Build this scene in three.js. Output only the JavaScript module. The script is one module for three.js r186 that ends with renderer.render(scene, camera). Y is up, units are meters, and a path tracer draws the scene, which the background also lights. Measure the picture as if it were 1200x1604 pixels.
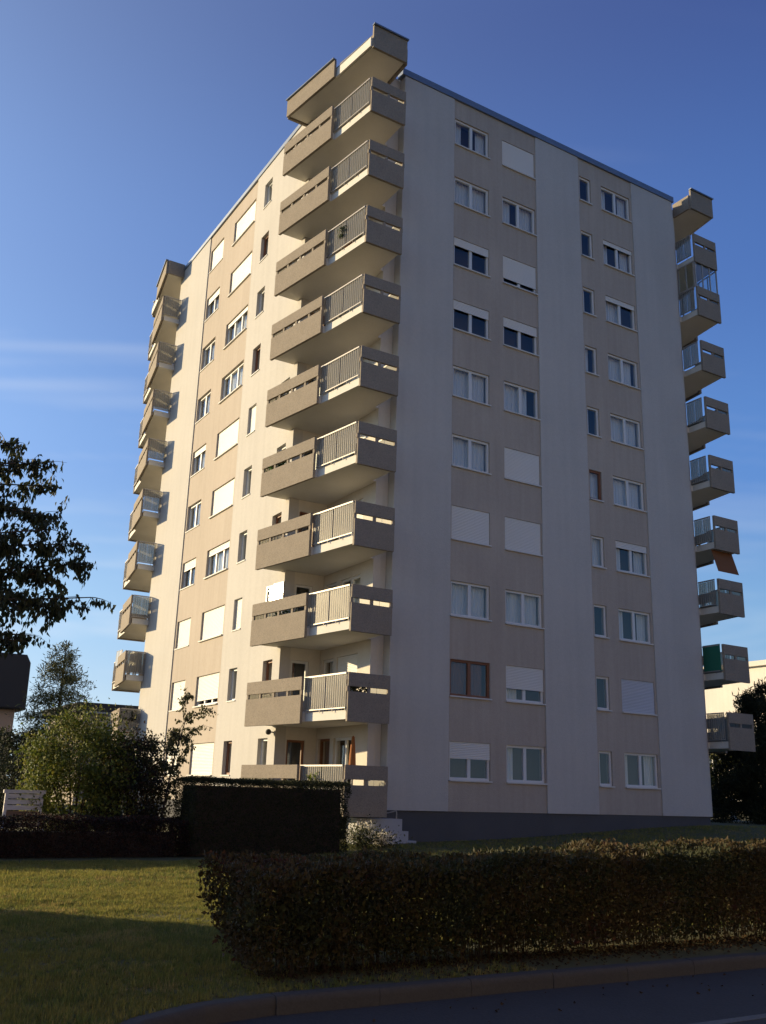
import * as THREE from 'three';
import { mergeGeometries } from 'three/addons/utils/BufferGeometryUtils.js';
import { ImprovedNoise } from 'three/addons/math/ImprovedNoise.js';

// ---------------------------------------------------------------- camera, sky, sun, exposure
const scene = new THREE.Scene();
const camera = new THREE.PerspectiveCamera(56.64, 766 / 1024, 0.1, 2000);
camera.position.set(-14.3444, 1.7, 26.5913);
camera.quaternion.setFromRotationMatrix(new THREE.Matrix4().makeBasis(
  new THREE.Vector3(0.85171368, 0.02936939, 0.52318376),
  new THREE.Vector3(-0.17265037, 0.95840643, 0.22726407),
  new THREE.Vector3(-0.49474808, -0.28389179, 0.8213585)));
camera.updateMatrixWorld();
const EXPOSURE = 1.62;
const SUN_AZ = 50 * Math.PI / 180, SUN_EL = 11.6 * Math.PI / 180;
const sunDir = new THREE.Vector3(-Math.cos(SUN_EL) * Math.cos(SUN_AZ), Math.sin(SUN_EL), -Math.cos(SUN_EL) * Math.sin(SUN_AZ));
const sun = new THREE.DirectionalLight(new THREE.Color().setRGB(1.0, 0.78, 0.45), 5);
sun.position.copy(sunDir).multiplyScalar(120);
sun.castShadow = true;
sun.shadow.mapSize.set(4096, 4096);
Object.assign(sun.shadow.camera, { left: -70, right: 70, top: 70, bottom: -70, near: 1, far: 300 });
sun.shadow.radius = 1.2;
scene.add(sun, sun.target);
const noise = new ImprovedNoise();
const sstep = (a, b, x) => { const t = Math.min(1, Math.max(0, (x - a) / (b - a))); return t * t * (3 - 2 * t); };
{
  const W = 1536, H = 768, data = new Float32Array(W * H * 4);
  const K = [[-90, .40, .50, .62], [0, .38, .54, .70], [9, .185, .40, .70], [18, .080, .235, .61], [30, .052, .145, .45], [44, .030, .068, .27], [90, .02, .045, .19]];
  const v = new THREE.Vector3();
  for (let j = 0; j < H; j++) for (let i = 0; i < W; i++) {
    const el = ((j + .5) / H - .5) * Math.PI, az = ((i + .5) / W - .5) * 2 * Math.PI;
    v.set(Math.cos(el) * Math.cos(az), Math.sin(el), Math.cos(el) * Math.sin(az));
    const ed = el * 180 / Math.PI; let k = 0; while (k < K.length - 2 && ed > K[k + 1][0]) k++;
    const t = sstep(0, 1, (ed - K[k][0]) / (K[k + 1][0] - K[k][0])) * .5 + .5 * Math.min(1, Math.max(0, (ed - K[k][0]) / (K[k + 1][0] - K[k][0])));
    const ang = Math.acos(Math.min(1, Math.max(-1, v.dot(sunDir)))) * 180 / Math.PI;
    const g = 2.3 * Math.exp(-ang / 22.5), hz = .85 * Math.exp(-ang / 45) * Math.exp(-Math.max(0, ed) / 11);
    let c = [0, 1, 2].map((n) => K[k][n + 1] * (1 - t) + K[k + 1][n + 1] * t);
    c[0] += g * .53 + hz * 1.0; c[1] += g * .73 + hz * .80; c[2] += g * .94 + hz * .20;
    if (ed > 2) {                                            // thin cirrus streaks drawn out along one direction
      const s = 1 / (v.y + .12), u = v.x * s, w = v.z * s, a = u * .86 + w * .5, b = -u * .5 + w * .86;
      let q = noise.noise(a * .5 + 3, b * 2.4, 1.7) + .6 * noise.noise(a * 1.1, b * 9 + 9, 4.2) + .45 * noise.noise(a * 2.6 + b, b * 24, 8.1) - .12;
      q = Math.max(0, q) * .62 * sstep(2, 10, ed) * sstep(48, 22, ed) * (.06 + 1.5 * Math.exp(-ang / 42));
      c = c.map((x, n) => x + q * [.9, .92, .95][n] * (1 - Math.min(.9, x)));
    }
    const o = (j * W + i) * 4; data[o] = c[0] / EXPOSURE; data[o + 1] = c[1] / EXPOSURE; data[o + 2] = c[2] / EXPOSURE; data[o + 3] = 1;
  }
  const tex = new THREE.DataTexture(data, W, H, THREE.RGBAFormat, THREE.FloatType);
  tex.mapping = THREE.EquirectangularReflectionMapping; tex.magFilter = tex.minFilter = THREE.LinearFilter; tex.needsUpdate = true;
  scene.background = tex; scene.environment = tex;
}
const renderer = new THREE.WebGLRenderer({ antialias: true });
renderer.toneMapping = THREE.LinearToneMapping;
renderer.toneMappingExposure = EXPOSURE;
renderer.shadowMap.enabled = true;

// ---------------------------------------------------------------- helpers
let seed = 20240611;
const rnd = () => { seed |= 0; seed = seed + 0x6D2B79F5 | 0; let t = Math.imul(seed ^ seed >>> 15, 1 | seed); t = t + Math.imul(t ^ t >>> 7, 61 | t) ^ t; return ((t ^ t >>> 14) >>> 0) / 4294967296; };
const rr = (a, b) => a + (b - a) * rnd();
const gauss = () => Math.sqrt(-2 * Math.log(rnd() + 1e-9)) * Math.cos(6.2832 * rnd());
const V = (x, y, z) => new THREE.Vector3(x, y, z);
const lin = (r, g, b) => new THREE.Color().setRGB(r, g, b);
const used = {};
const numbered = (n) => { used[n] = (used[n] ?? -1) + 1; return used[n] ? `${n}_${String(used[n]).padStart(3, '0')}` : n; };
function mesh(name, geo, mat, parent) {
  const m = new THREE.Mesh(geo, mat); m.name = name; m.castShadow = m.receiveShadow = true; if (parent) parent.add(m); return m;
}
function thing(name, label, category, pos = [0, 0, 0], group) {
  const g = new THREE.Group(); g.name = numbered(name); g.position.set(...pos); g.userData = { label, category }; if (group) g.userData.group = group; scene.add(g); return g;
}
function structure(name, geo, mat) { const m = mesh(name, geo, mat, scene); m.userData = { kind: 'structure' }; return m; }
function mbox(w, h, d, x = 0, y = 0, z = 0) {                 // box centred at x,y,z with uv in metres
  const g = new THREE.BoxGeometry(w, h, d), uv = g.attributes.uv, dim = [[d, h], [d, h], [w, d], [w, d], [w, h], [w, h]];
  for (let f = 0; f < 6; f++) for (let i = 0; i < 4; i++) uv.setXY(f * 4 + i, uv.getX(f * 4 + i) * dim[f][0] + x + z, uv.getY(f * 4 + i) * dim[f][1] + y);
  g.translate(x, y, z); return g;
}
const bb = (x0, x1, y0, y1, z0, z1) => mbox(x1 - x0, y1 - y0, z1 - z0, (x0 + x1) / 2, (y0 + y1) / 2, (z0 + z1) / 2);
function merge(list) {
  const l = list.map((g) => { const q = g.index ? g.toNonIndexed() : g; for (const k of Object.keys(q.attributes)) if (!['position', 'normal', 'uv'].includes(k)) q.deleteAttribute(k); return q; });
  return mergeGeometries(l);
}
function tube(points, r0, r1, seg = 8, rad = 6) {              // tapered limb
  const c = new THREE.CatmullRomCurve3(points), g = new THREE.TubeGeometry(c, seg, 1, rad, false), p = g.attributes.position;
  for (let i = 0; i <= seg; i++) { const o = c.getPointAt(i / seg), r = r0 + (r1 - r0) * i / seg; for (let j = 0; j <= rad; j++) { const n = i * (rad + 1) + j; p.setXYZ(n, o.x + (p.getX(n) - o.x) * r, o.y + (p.getY(n) - o.y) * r, o.z + (p.getZ(n) - o.z) * r); } }
  g.computeVertexNormals(); return g;
}
function tex(size, rep, fn, srgb) {
  const d = new Uint8Array(size * size * 4);
  for (let j = 0; j < size; j++) for (let i = 0; i < size; i++) { const c = fn(i / size, j / size), o = (j * size + i) * 4; for (let n = 0; n < 3; n++) d[o + n] = Math.max(0, Math.min(255, 255 * (c[n] ?? c))); d[o + 3] = 255; }
  const t = new THREE.DataTexture(d, size, size); t.wrapS = t.wrapT = THREE.RepeatWrapping; t.magFilter = THREE.LinearFilter; t.minFilter = THREE.LinearMipmapLinearFilter; t.generateMipmaps = true;
  if (srgb) t.colorSpace = THREE.SRGBColorSpace; t.repeat.set(rep[0], rep[1]); t.needsUpdate = true; return t;
}
// tileable noise: value noise on a wrapped lattice
const lat = {};
function tn(u, v, n, s, m = n) {
  const key = n + '_' + m + '_' + s; if (!lat[key]) { const keep = seed; seed = 77 + s * 131 + n + m * 7; lat[key] = Float32Array.from({ length: n * m }, rnd); seed = keep; }
  const L = lat[key], x = u * n, y = v * m, i = Math.floor(x), j = Math.floor(y), a = sstep(0, 1, x - i), b = sstep(0, 1, y - j);
  const q = (p, r) => L[((r % m + m) % m) * n + (p % n + n) % n];
  return (q(i, j) * (1 - a) + q(i + 1, j) * a) * (1 - b) + (q(i, j + 1) * (1 - a) + q(i + 1, j + 1) * a) * b;
}
const fbm = (u, v, n, s) => (tn(u, v, n, s) + .5 * tn(u, v, n * 2, s + 1) + .25 * tn(u, v, n * 4, s + 2) + .13 * tn(u, v, n * 8, s + 3)) / 1.88;

// ---------------------------------------------------------------- materials
const renderMap = tex(512, [1 / 9, 1 / 9], (u, v) => { const k = .84 + .12 * fbm(u, v, 5, 1) + .05 * tn(u, v, 160, 5) + .055 * (tn(u, v, 46, 9, 3) - .5); return [k, k * .995, k * .985]; });
const panelMap = tex(512, [1 / 11, 1 / 11], (u, v) => { const st = tn(u, v, 70, 12, 4) * .6 + tn(u, v, 170, 13, 7) * .4, k = .80 + .15 * fbm(u, v, 5, 2) + .05 * tn(u, v, 160, 6) + .10 * (st - .5); return [k, k * (.985 + .02 * st), k * (.965 + .035 * st)]; });
const renderBump = tex(512, [1 / 2.2, 1 / 2.2], (u, v) => .5 * tn(u, v, 90, 21) + .5 * tn(u, v, 220, 22));
const aggMap = tex(512, [1 / 1.6, 1 / 1.6], (u, v) => { const k = .62 + .25 * tn(u, v, 120, 31) + .18 * tn(u, v, 60, 32) + .14 * (fbm(u, v, 3, 33) - .5); return [k, k * .985, k * .96]; });
const aggBump = tex(512, [1 / 1.6, 1 / 1.6], (u, v) => tn(u, v, 110, 31));
const slabMap = tex(512, [1 / 4, 1 / 4], (u, v) => { const k = .80 + .16 * fbm(u, v, 4, 41) + .05 * tn(u, v, 120, 42); return [k, k, k * .98]; });
const asphaltMap = tex(512, [1 / 3, 1 / 3], (u, v) => { const k = .55 + .3 * tn(u, v, 200, 51) + .25 * fbm(u, v, 4, 52); return k; });
const grassMap = tex(512, [1 / 7, 1 / 7], (u, v) => { const a = fbm(u, v, 6, 61), b = tn(u, v, 150, 62); return [.55 + .45 * a + .12 * b, .62 + .3 * a + .15 * b, .5 + .2 * a]; });
const kerbMap = tex(256, [1 / 1.2, 1 / 1.2], (u, v) => .6 + .25 * fbm(u, v, 5, 71) + .2 * tn(u, v, 90, 72));
const woodMap = tex(256, [1, 1], (u, v) => .7 + .3 * tn(u, v, 6, 81, 60));
const S = (o) => new THREE.MeshStandardMaterial(o);
const P = (o) => new THREE.MeshPhysicalMaterial(o);
const M = {
  white: S({ color: lin(.50, .48, .445), map: renderMap, bumpMap: renderBump, bumpScale: .006, roughness: .93 }),
  beige: S({ color: lin(.455, .395, .33), map: panelMap, bumpMap: renderBump, bumpScale: .006, roughness: .93 }),
  loggia: S({ color: lin(.60, .565, .50), map: renderMap, roughness: .9 }),
  plinth: S({ color: lin(.085, .085, .09), map: slabMap, bumpMap: renderBump, bumpScale: .006, roughness: .95 }),
  agg: S({ color: lin(.315, .27, .215), map: aggMap, bumpMap: aggBump, bumpScale: .008, roughness: .96 }),
  slab: S({ color: lin(.74, .705, .635), map: slabMap, roughness: .9 }),
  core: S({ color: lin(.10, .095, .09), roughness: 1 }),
  zinc: S({ color: lin(.20, .235, .30), metalness: .55, roughness: .5, map: slabMap }),
  pvc: S({ color: lin(.62, .62, .60), roughness: .45 }),
  woodFrame: S({ color: lin(.22, .085, .035), roughness: .6, map: woodMap }),
  glass: P({ color: lin(.93, .96, .96), transmission: 1, thickness: 0, roughness: .02, ior: 1.65 }),
  mirrorGlass: P({ color: lin(.05, .055, .06), roughness: .035, ior: 1.7 }),
  railGlass: P({ color: lin(.64, .63, .58), transmission: .72, thickness: 0, roughness: .3, ior: 1.4, specularIntensity: .15 }),
  rail: S({ color: lin(.36, .335, .30), roughness: .5, metalness: .2 }),
  shutter: S({ color: lin(.66, .65, .61), roughness: .55 }),
  shutterGrey: S({ color: lin(.50, .52, .56), roughness: .55 }),
  curtain: P({ color: lin(.72, .72, .70), roughness: 1, transmission: .25, thickness: 0 }),
  curtainDark: S({ color: lin(.16, .08, .06), roughness: 1 }),
  sill: S({ color: lin(.62, .61, .58), roughness: .7, map: slabMap }),
  awning: P({ color: lin(.22, .085, .03), roughness: 1, transmission: .12, thickness: 0, side: THREE.DoubleSide }),
  greenCloth: P({ color: lin(.02, .22, .13), roughness: 1, transmission: .35, thickness: 0, side: THREE.DoubleSide }),
  bark: S({ color: lin(.075, .055, .042), roughness: 1, map: woodMap }),
  twig: S({ color: lin(.05, .035, .027), roughness: 1 }),
  lawn: S({ color: lin(.09, .085, .034), map: grassMap, roughness: 1 }),
  soil: S({ color: lin(.045, .038, .028), map: kerbMap, roughness: 1 }),
  asphalt: S({ color: lin(.04, .04, .043), map: asphaltMap, bumpMap: asphaltMap, bumpScale: .006, roughness: .95 }),
  kerb: S({ color: lin(.06, .056, .052), map: kerbMap, bumpMap: kerbMap, bumpScale: .004, roughness: .95 }),
  paint: S({ color: lin(.13, .13, .125), map: asphaltMap, roughness: .9 }),
  potClay: S({ color: lin(.30, .12, .06), roughness: .9 }),
  darkRoof: S({ color: lin(.035, .035, .042), roughness: .9, map: slabMap }),
  pinkWall: S({ color: lin(.42, .30, .23), roughness: .95, map: renderMap }),
  creamWall: S({ color: lin(.66, .62, .56), roughness: .95, map: renderMap }),
  whiteWood: S({ color: lin(.70, .66, .60), roughness: .7, map: woodMap }),
  brownWood: S({ color: lin(.20, .12, .07), roughness: .8, map: woodMap }),
  concrete: S({ color: lin(.42, .42, .44), roughness: .9, map: slabMap }),
  farPane: P({ color: lin(.03, .035, .045), roughness: .05 }),
  leaf: P({ color: 0xffffff, roughness: .8, specularIntensity: .35, transmission: .4, thickness: 0, side: THREE.DoubleSide }),
  blade: P({ color: 0xffffff, roughness: .9, specularIntensity: .3, transmission: .5, thickness: 0, side: THREE.DoubleSide }),
  leafDull: P({ color: 0xffffff, roughness: .9, specularIntensity: .35, side: THREE.DoubleSide }),
};
const matte = (r, g, b) => S({ color: lin(r, g, b), roughness: .9 });

// ---------------------------------------------------------------- ground, road, kerb
function groundH(x, z) {
  const near = sstep(6, .2, z) * sstep(-3, 2, x);
  return .05 + near * (.2 + .62 * sstep(3, 18, x)) + sstep(4, -30, z) * .6 * sstep(30, 80, Math.abs(x - 10));
}
const KZ = 18.62, KX = -10.5, KR = 2.2;                        // kerb line along x, then a quarter turn towards the viewer
{
  const g = new THREE.PlaneGeometry(1600, 1600); g.rotateX(-Math.PI / 2); g.translate(0, -.12, 0);
  const uv = g.attributes.uv; for (let i = 0; i < uv.count; i++) uv.setXY(i, uv.getX(i) * 1600, uv.getY(i) * 1600);
  structure('ground', g, S({ color: lin(.075, .078, .04), map: grassMap, roughness: 1 }));
  // lawn: rolling part behind, flat part in front with the rounded corner
  const NX = 150, NZ = 90, pos = [], uvs = [], idx = [];
  for (let j = 0; j <= NZ; j++) for (let i = 0; i <= NX; i++) { const x = -75 + 165 * i / NX, z = 6 - 86 * Math.pow(j / NZ, 1.7); pos.push(x, groundH(x, z), z); uvs.push(x, z); }
  for (let j = 0; j < NZ; j++) for (let i = 0; i < NX; i++) { const a = j * (NX + 1) + i; idx.push(a, a + 1, a + NX + 1, a + 1, a + NX + 2, a + NX + 1); }
  const back = new THREE.BufferGeometry(); back.setAttribute('position', new THREE.Float32BufferAttribute(pos, 3)); back.setAttribute('uv', new THREE.Float32BufferAttribute(uvs, 2)); back.setIndex(idx); back.computeVertexNormals();
  const s = new THREE.Shape(); s.moveTo(-75, -6); s.lineTo(90, -6); s.lineTo(90, -KZ); s.lineTo(KX, -KZ);
  s.absarc(KX, -KZ - KR, KR, Math.PI / 2, Math.PI, false); s.lineTo(KX - KR, -60); s.lineTo(-75, -60); s.closePath();
  const front = new THREE.ShapeGeometry(s, 16); front.rotateX(-Math.PI / 2); front.translate(0, .05, 0);
  const fp = front.attributes.position, fu = front.attributes.uv; for (let i = 0; i < fp.count; i++) fu.setXY(i, fp.getX(i), fp.getZ(i));
  structure('lawn', merge([back, front]), M.lawn);
  const road = new THREE.PlaneGeometry(220, 13); road.rotateX(-Math.PI / 2); road.translate(0, -.085, KZ + 6.4);
  const ru = road.attributes.uv; for (let i = 0; i < ru.count; i++) ru.setXY(i, ru.getX(i) * 220, ru.getY(i) * 13);
  structure('road', road, M.asphalt);
  const line = bb(-20, 30, -.083, -.0805, 20.4, 20.52); structure('road_marking', line, M.paint);
  // kerb stones, one by one
  const kerb = new THREE.Group(); kerb.name = 'kerb'; kerb.userData = { kind: 'structure' }; scene.add(kerb);
  const stone = (L) => { const sh = new THREE.Shape(); sh.moveTo(0, -.3); sh.lineTo(.13, -.3); sh.lineTo(.13, .0); sh.quadraticCurveTo(.125, .052, .09, .056); sh.lineTo(0, .06); sh.closePath(); const g = new THREE.ExtrudeGeometry(sh, { depth: L - .005, bevelEnabled: false, steps: 1 }); g.translate(0, 0, -L / 2); return g; };
  const g1 = stone(1.0), g2 = stone(KR * Math.PI / 2 / 5);
  for (let i = 0; i < 30; i++) { const m = mesh(i ? `kerb_stone_${String(i).padStart(3, '0')}` : 'kerb_stone', g1, M.kerb, kerb); m.position.set(KX + .5 + i, rr(-.006, .006), KZ + rr(-.006, .006)); m.rotation.y = -Math.PI / 2 + rr(-.006, .006); }
  for (let i = 0; i < 5; i++) { const a = Math.PI / 2 + (i + .5) * Math.PI / 10, m = mesh(`kerb_stone_${30 + i}`.replace(/_(\d\d)$/, '_0$1'), g2, M.kerb, kerb); m.position.set(KX + Math.cos(a) * KR, 0, KZ + KR - Math.sin(a) * KR); m.rotation.y = a + Math.PI; }
  for (let i = 0; i < 6; i++) { const m = mesh(`kerb_stone_${String(35 + i).padStart(3, '0')}`, g1, M.kerb, kerb); m.position.set(KX - KR, 0, KZ + KR + .5 + i); }
}

// ---------------------------------------------------------------- foliage
function leafGeo(l, w, fold = .25) {                            // a leaf along +y, folded on the midrib, four faces a side
  const p = [0, 0, 0, -w / 2, l * .45, fold * w, 0, l * .5, 0, w / 2, l * .45, fold * w, 0, l, -.1 * l], i = [0, 2, 1, 0, 3, 2, 1, 2, 4, 2, 3, 4];
  const g = new THREE.BufferGeometry(); g.setAttribute('position', new THREE.Float32BufferAttribute(p, 3)); g.setIndex(i); g.setAttribute('uv', new THREE.Float32BufferAttribute([.5, 0, 0, .5, .5, .5, 1, .5, .5, 1], 2)); g.computeVertexNormals(); return g;
}
const _q = new THREE.Quaternion(), _m = new THREE.Matrix4(), _e = new THREE.Euler(), _s = new THREE.Vector3(), _c = new THREE.Color();
function leaves(parent, list, geo, mat, palette, name = 'foliage') {   // list: [x,y,z,size, optional Euler]
  const im = new THREE.InstancedMesh(geo, mat, list.length); im.name = name; im.userData = { kind: 'stuff' }; im.castShadow = im.receiveShadow = true;
  list.forEach((a, n) => {
    if (a[4]) _e.set(...a[4]); else _e.set(rr(-1.5, 1.5) + Math.PI * .1, rr(0, 6.283), rr(-1.6, 1.6));
    _q.setFromEuler(_e); const s = a[3] * rr(.7, 1.3); _s.set(s, s, s);
    im.setMatrixAt(n, _m.compose(V(a[0], a[1], a[2]), _q, _s));
    const c = palette[Math.min(palette.length - 1, Math.floor((a[5] === undefined ? Math.pow(rnd(), 1.2) : Math.max(0, Math.min(.999, a[5] + gauss() * .12))) * palette.length))], k = rr(.75, 1.25); im.setColorAt(n, _c.setRGB(c[0] * k, c[1] * k, c[2] * k));
  });
  parent.add(im); return im;
}
function clipped(x0, x1, y0, y1, z0, z1, n, rough, fill = .35) {        // leaf places in a clipped hedge: mostly near its faces
  const out = [], sx = x1 - x0, sy = y1 - y0, sz = z1 - z0, A = [sy * sz, sy * sz, sx * sz, sx * sy, sx * sy], T = A.reduce((a, b) => a + b);
  for (let k = 0; k < n; k++) {
    let a = rnd(), b = rnd(), c = rnd();
    if (rnd() > fill) { let t = rnd() * T, f = 0; while (t > A[f]) t -= A[f++]; const d = Math.abs(gauss()) * .06; if (f === 0) a = d / sx; if (f === 1) a = 1 - d / sx; if (f === 2) b = 1 - d / sy; if (f === 3) c = d / sz; if (f === 4) c = 1 - d / sz; }
    const X = x0 + a * sx, Y = y0 + b * sy, Z = z0 + c * sz;
    const w = rough * (noise.noise(X * 1.3, Y * 1.7, Z * 1.3) + .6 * noise.noise(X * 4, Y * 4, Z * 4));
    out.push([X + (a - .5) * 2 * w, Y + Math.max(0, b - .3) * 1.2 * w, Z + (c - .5) * 2 * w, 1]);
  }
  return out;
}
function stems(x0, x1, z0, z1, y0, h, n, spread, r = .011) {
  const l = []; for (let k = 0; k < n; k++) { const x = rr(x0, x1), z = rr(z0, z1), dx = gauss() * spread, dz = gauss() * spread; l.push(tube([V(x, y0, z), V(x + dx * .4 + gauss() * .03, y0 + h * .5, z + dz * .4), V(x + dx, y0 + h * rr(.75, 1), z + dz)], r, r * .35, 4, 4)); } return merge(l);
}
function bush(g, rx, ry, rz, n, clumps, pow = .5) {              // leaf places of a loose shrub about its base
  const cl = []; for (let k = 0; k < clumps; k++) { let a, b, c; do { a = rr(-1, 1); b = rr(-1, 1); c = rr(-1, 1); } while (a * a + b * b + c * c > 1); const f = Math.pow(a * a + b * b + c * c, (pow - 1) / 2) ; cl.push([a * rx * Math.min(f, 1.5), ry + b * ry * .92 * Math.min(f, 1.5), c * rz * Math.min(f, 1.5), rr(.13, .3)]); }
  const out = []; for (let k = 0; k < n; k++) { const c = cl[Math.floor(rnd() * clumps)]; out.push([c[0] + gauss() * c[3], Math.max(.05, c[1] + gauss() * c[3] * .8), c[2] + gauss() * c[3], 1]); }
  return [out, cl];
}
function shrub(name, label, category, pos, r, n, clumps, lg, pal, group, mat = M.leaf) {
  const t = thing(name, label, category, pos, group), [out, cl] = bush(t, r[0], r[1], r[2], n, clumps);
  const l = []; for (let k = 0; k < Math.min(24, cl.length); k++) { const c = cl[k]; l.push(tube([V(c[0] * .08, -.05, c[2] * .08), V(c[0] * .45, c[1] * .5, c[2] * .45), V(c[0], c[1], c[2])], .03, .006, 5, 5)); }
  mesh('stem', merge(l), M.twig, t); leaves(t, out, lg, mat, pal); return t;
}

// ---------------------------------------------------------------- the tower
const BASE = V(9.6, .25, -11.8);
const tower = thing('apartment_tower', 'ten storey cream apartment tower with brown corner balconies', 'apartment tower', BASE.toArray());
const local = (g) => g.translate(-BASE.x, -BASE.y, -BASE.z);
const FH = 2.75, FLOORS = 10, SILL = 2.2, HEAD = 3.44, TOP = 29.05, BOT = 1.2;
function facade(u0, u1, y0, y1, holes, depth) {                 // wall sheet in (u,y), outer face at 0, openings cut
  const s = new THREE.Shape([new THREE.Vector2(u0, y0), new THREE.Vector2(u1, y0), new THREE.Vector2(u1, y1), new THREE.Vector2(u0, y1)]);
  for (const [a, b, c, d] of holes) s.holes.push(new THREE.Path([new THREE.Vector2(a, c), new THREE.Vector2(a, d), new THREE.Vector2(b, d), new THREE.Vector2(b, c)]));
  const g = new THREE.ExtrudeGeometry(s, { depth, bevelEnabled: false }); g.translate(0, 0, -depth); return g;
}
const toRight = (g, z = 0) => local(g.translate(0, 0, z));      // faces +z
const toLeft = (g, x = 0) => local(g.rotateY(-Math.PI / 2).translate(x, 0, 0));   // u = z, faces -x
const cols = (list) => list.flatMap(([a, b]) => Array.from({ length: FLOORS }, (_, k) => [a, b, SILL + k * FH, HEAD + k * FH]));
const RW = [[4.56, 6.28], [6.98, 8.72], [11.30, 11.97], [12.6, 14.37]], LW = [[-15.22, -13.5], [-12.15, -9.62], [-8.52, -7.72], [-5.36, -4.56]];
const part = (name, g, m) => mesh(name, g, m, tower);
part('wall_panel', toRight(facade(2.1, 4.5, BOT, TOP, [], .4)), M.white);
part('wall_panel', toRight(facade(4.5, 8.76, BOT, TOP, cols(RW.slice(0, 2)), .3), -.045), M.beige);
part('wall_panel', toRight(facade(8.76, 11.2, BOT, TOP, [], .4)), M.white);
part('wall_panel', toRight(facade(11.2, 14.46, BOT, TOP, cols(RW.slice(2)), .3), -.045), M.beige);
part('wall_panel', toRight(facade(14.46, 17.15, BOT, TOP, [], .4)), M.white);
part('wall_panel', toLeft(facade(-19.65, -15.36, BOT, TOP, [], .4)), M.white);
part('wall_panel', toLeft(facade(-15.36, -9.42, BOT, TOP, cols(LW.slice(0, 2)), .3), .045), M.beige);
part('wall_panel', toLeft(facade(-9.42, -3.95, BOT, TOP, cols(LW.slice(2)), .4)), M.white);
// corner loggia: end wall, back wall with door openings, short return wall
const FFL = (k) => 1.34 + k * FH, LD = [[-3.8, -2.95], [-2.7, -1.25]];
const ldHoles = LD.flatMap(([a, b]) => Array.from({ length: FLOORS }, (_, k) => [a, b, FFL(k) + .02, FFL(k) + 2.12]));
const ED = [.45, 1.15]; part('loggia_wall', toRight(facade(.402, 1.598, BOT, TOP, Array.from({ length: FLOORS }, (_, k) => [...ED, FFL(k) + .02, FFL(k) + 2.05]), .28), -3.952), M.loggia);
part('loggia_wall', toLeft(facade(-3.95, -.402, BOT, TOP, ldHoles, .28), 1.6), M.loggia);
part('loggia_wall', local(bb(1.882, 2.098, BOT, TOP, -.7, -.402)), M.loggia);
// sides that turn away from the viewer
part('rear_wall', local(merge([bb(18.85, 19.25, BOT, TOP, -19.65, -3.95), bb(17.152, 17.7, BOT, TOP, -.7, -.402), bb(17.4, 17.7, BOT, TOP, -4.2, -.702), bb(17.7, 18.848, BOT, TOP, -4.25, -3.952), bb(1.6, 17.7, BOT, TOP, -23.6, -23.2), bb(1.6, 1.9, BOT, TOP, -23.198, -19.65), bb(.402, 1.598, BOT, TOP, -19.648, -19.3), bb(17.4, 17.7, BOT, TOP, -23.198, -19.65), bb(17.702, 18.848, BOT, TOP, -19.648, -19.3)])), M.white);
{
  const poly = (pts, y0, y1) => { const s = new THREE.Shape(pts.map(([x, z]) => new THREE.Vector2(x, -z))), g = new THREE.ExtrudeGeometry(s, { depth: y1 - y0, bevelEnabled: false }); g.rotateX(-Math.PI / 2); g.translate(0, y0, 0); return g; };
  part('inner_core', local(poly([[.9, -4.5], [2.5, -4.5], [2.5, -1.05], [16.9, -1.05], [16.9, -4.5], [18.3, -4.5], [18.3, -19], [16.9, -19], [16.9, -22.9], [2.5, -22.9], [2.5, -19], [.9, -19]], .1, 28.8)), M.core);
  part('roof_deck', local(poly([[.05, -3.98], [1.62, -3.98], [1.62, -.45], [2.12, -.45], [2.12, -.03], [17.13, -.03], [17.13, -.45], [17.65, -.45], [17.65, -3.98], [19.2, -3.98], [19.2, -19.6], [17.65, -19.6], [17.65, -23.55], [1.65, -23.55], [1.65, -19.6], [.05, -19.6]], TOP + .002, TOP + .12)), M.concrete);
}
part('roof_edge', local(bb(1.95, 17.25, TOP + .004, TOP + .28, -.34, .05)), M.zinc);
part('roof_edge', local(bb(-.05, .34, TOP + .004, TOP + .2, -19.7, -3.9)), M.zinc);
part('plinth', local(bb(1.95, 17.15, -.4, BOT - .002, -.5, -.07)), M.plinth);
part('plinth', local(bb(.07, .5, -.4, BOT - .002, -19.6, -3.95)), M.plinth);

// windows -------------------------------------------------------
const frameGeo = {}, shutGeo = {}, curtGeo = {};
function windowFrame(w, h, sashes) {
  const key = [w.toFixed(2), h, sashes].join(); if (frameGeo[key]) return frameGeo[key];
  const r = (a, b, c, d) => [new THREE.Vector2(a, c), new THREE.Vector2(b, c), new THREE.Vector2(b, d), new THREE.Vector2(a, d)];
  const s = new THREE.Shape(r(-w / 2, w / 2, 0, h)), panes = [], f = .075, mu = .12, pw = (w - 2 * f - (sashes - 1) * mu) / sashes;
  for (let i = 0; i < sashes; i++) { const a = -w / 2 + f + i * (pw + mu); s.holes.push(new THREE.Path(r(a, a + pw, f, h - f).reverse())); const p = new THREE.PlaneGeometry(pw + .02, h - 2 * f + .02); p.translate(a + pw / 2, h / 2, .03); panes.push(p); }
  return frameGeo[key] = { frame: new THREE.ExtrudeGeometry(s, { depth: .07, bevelEnabled: true, bevelSize: .008, bevelThickness: .008, bevelSegments: 1 }), panes };
}
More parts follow.
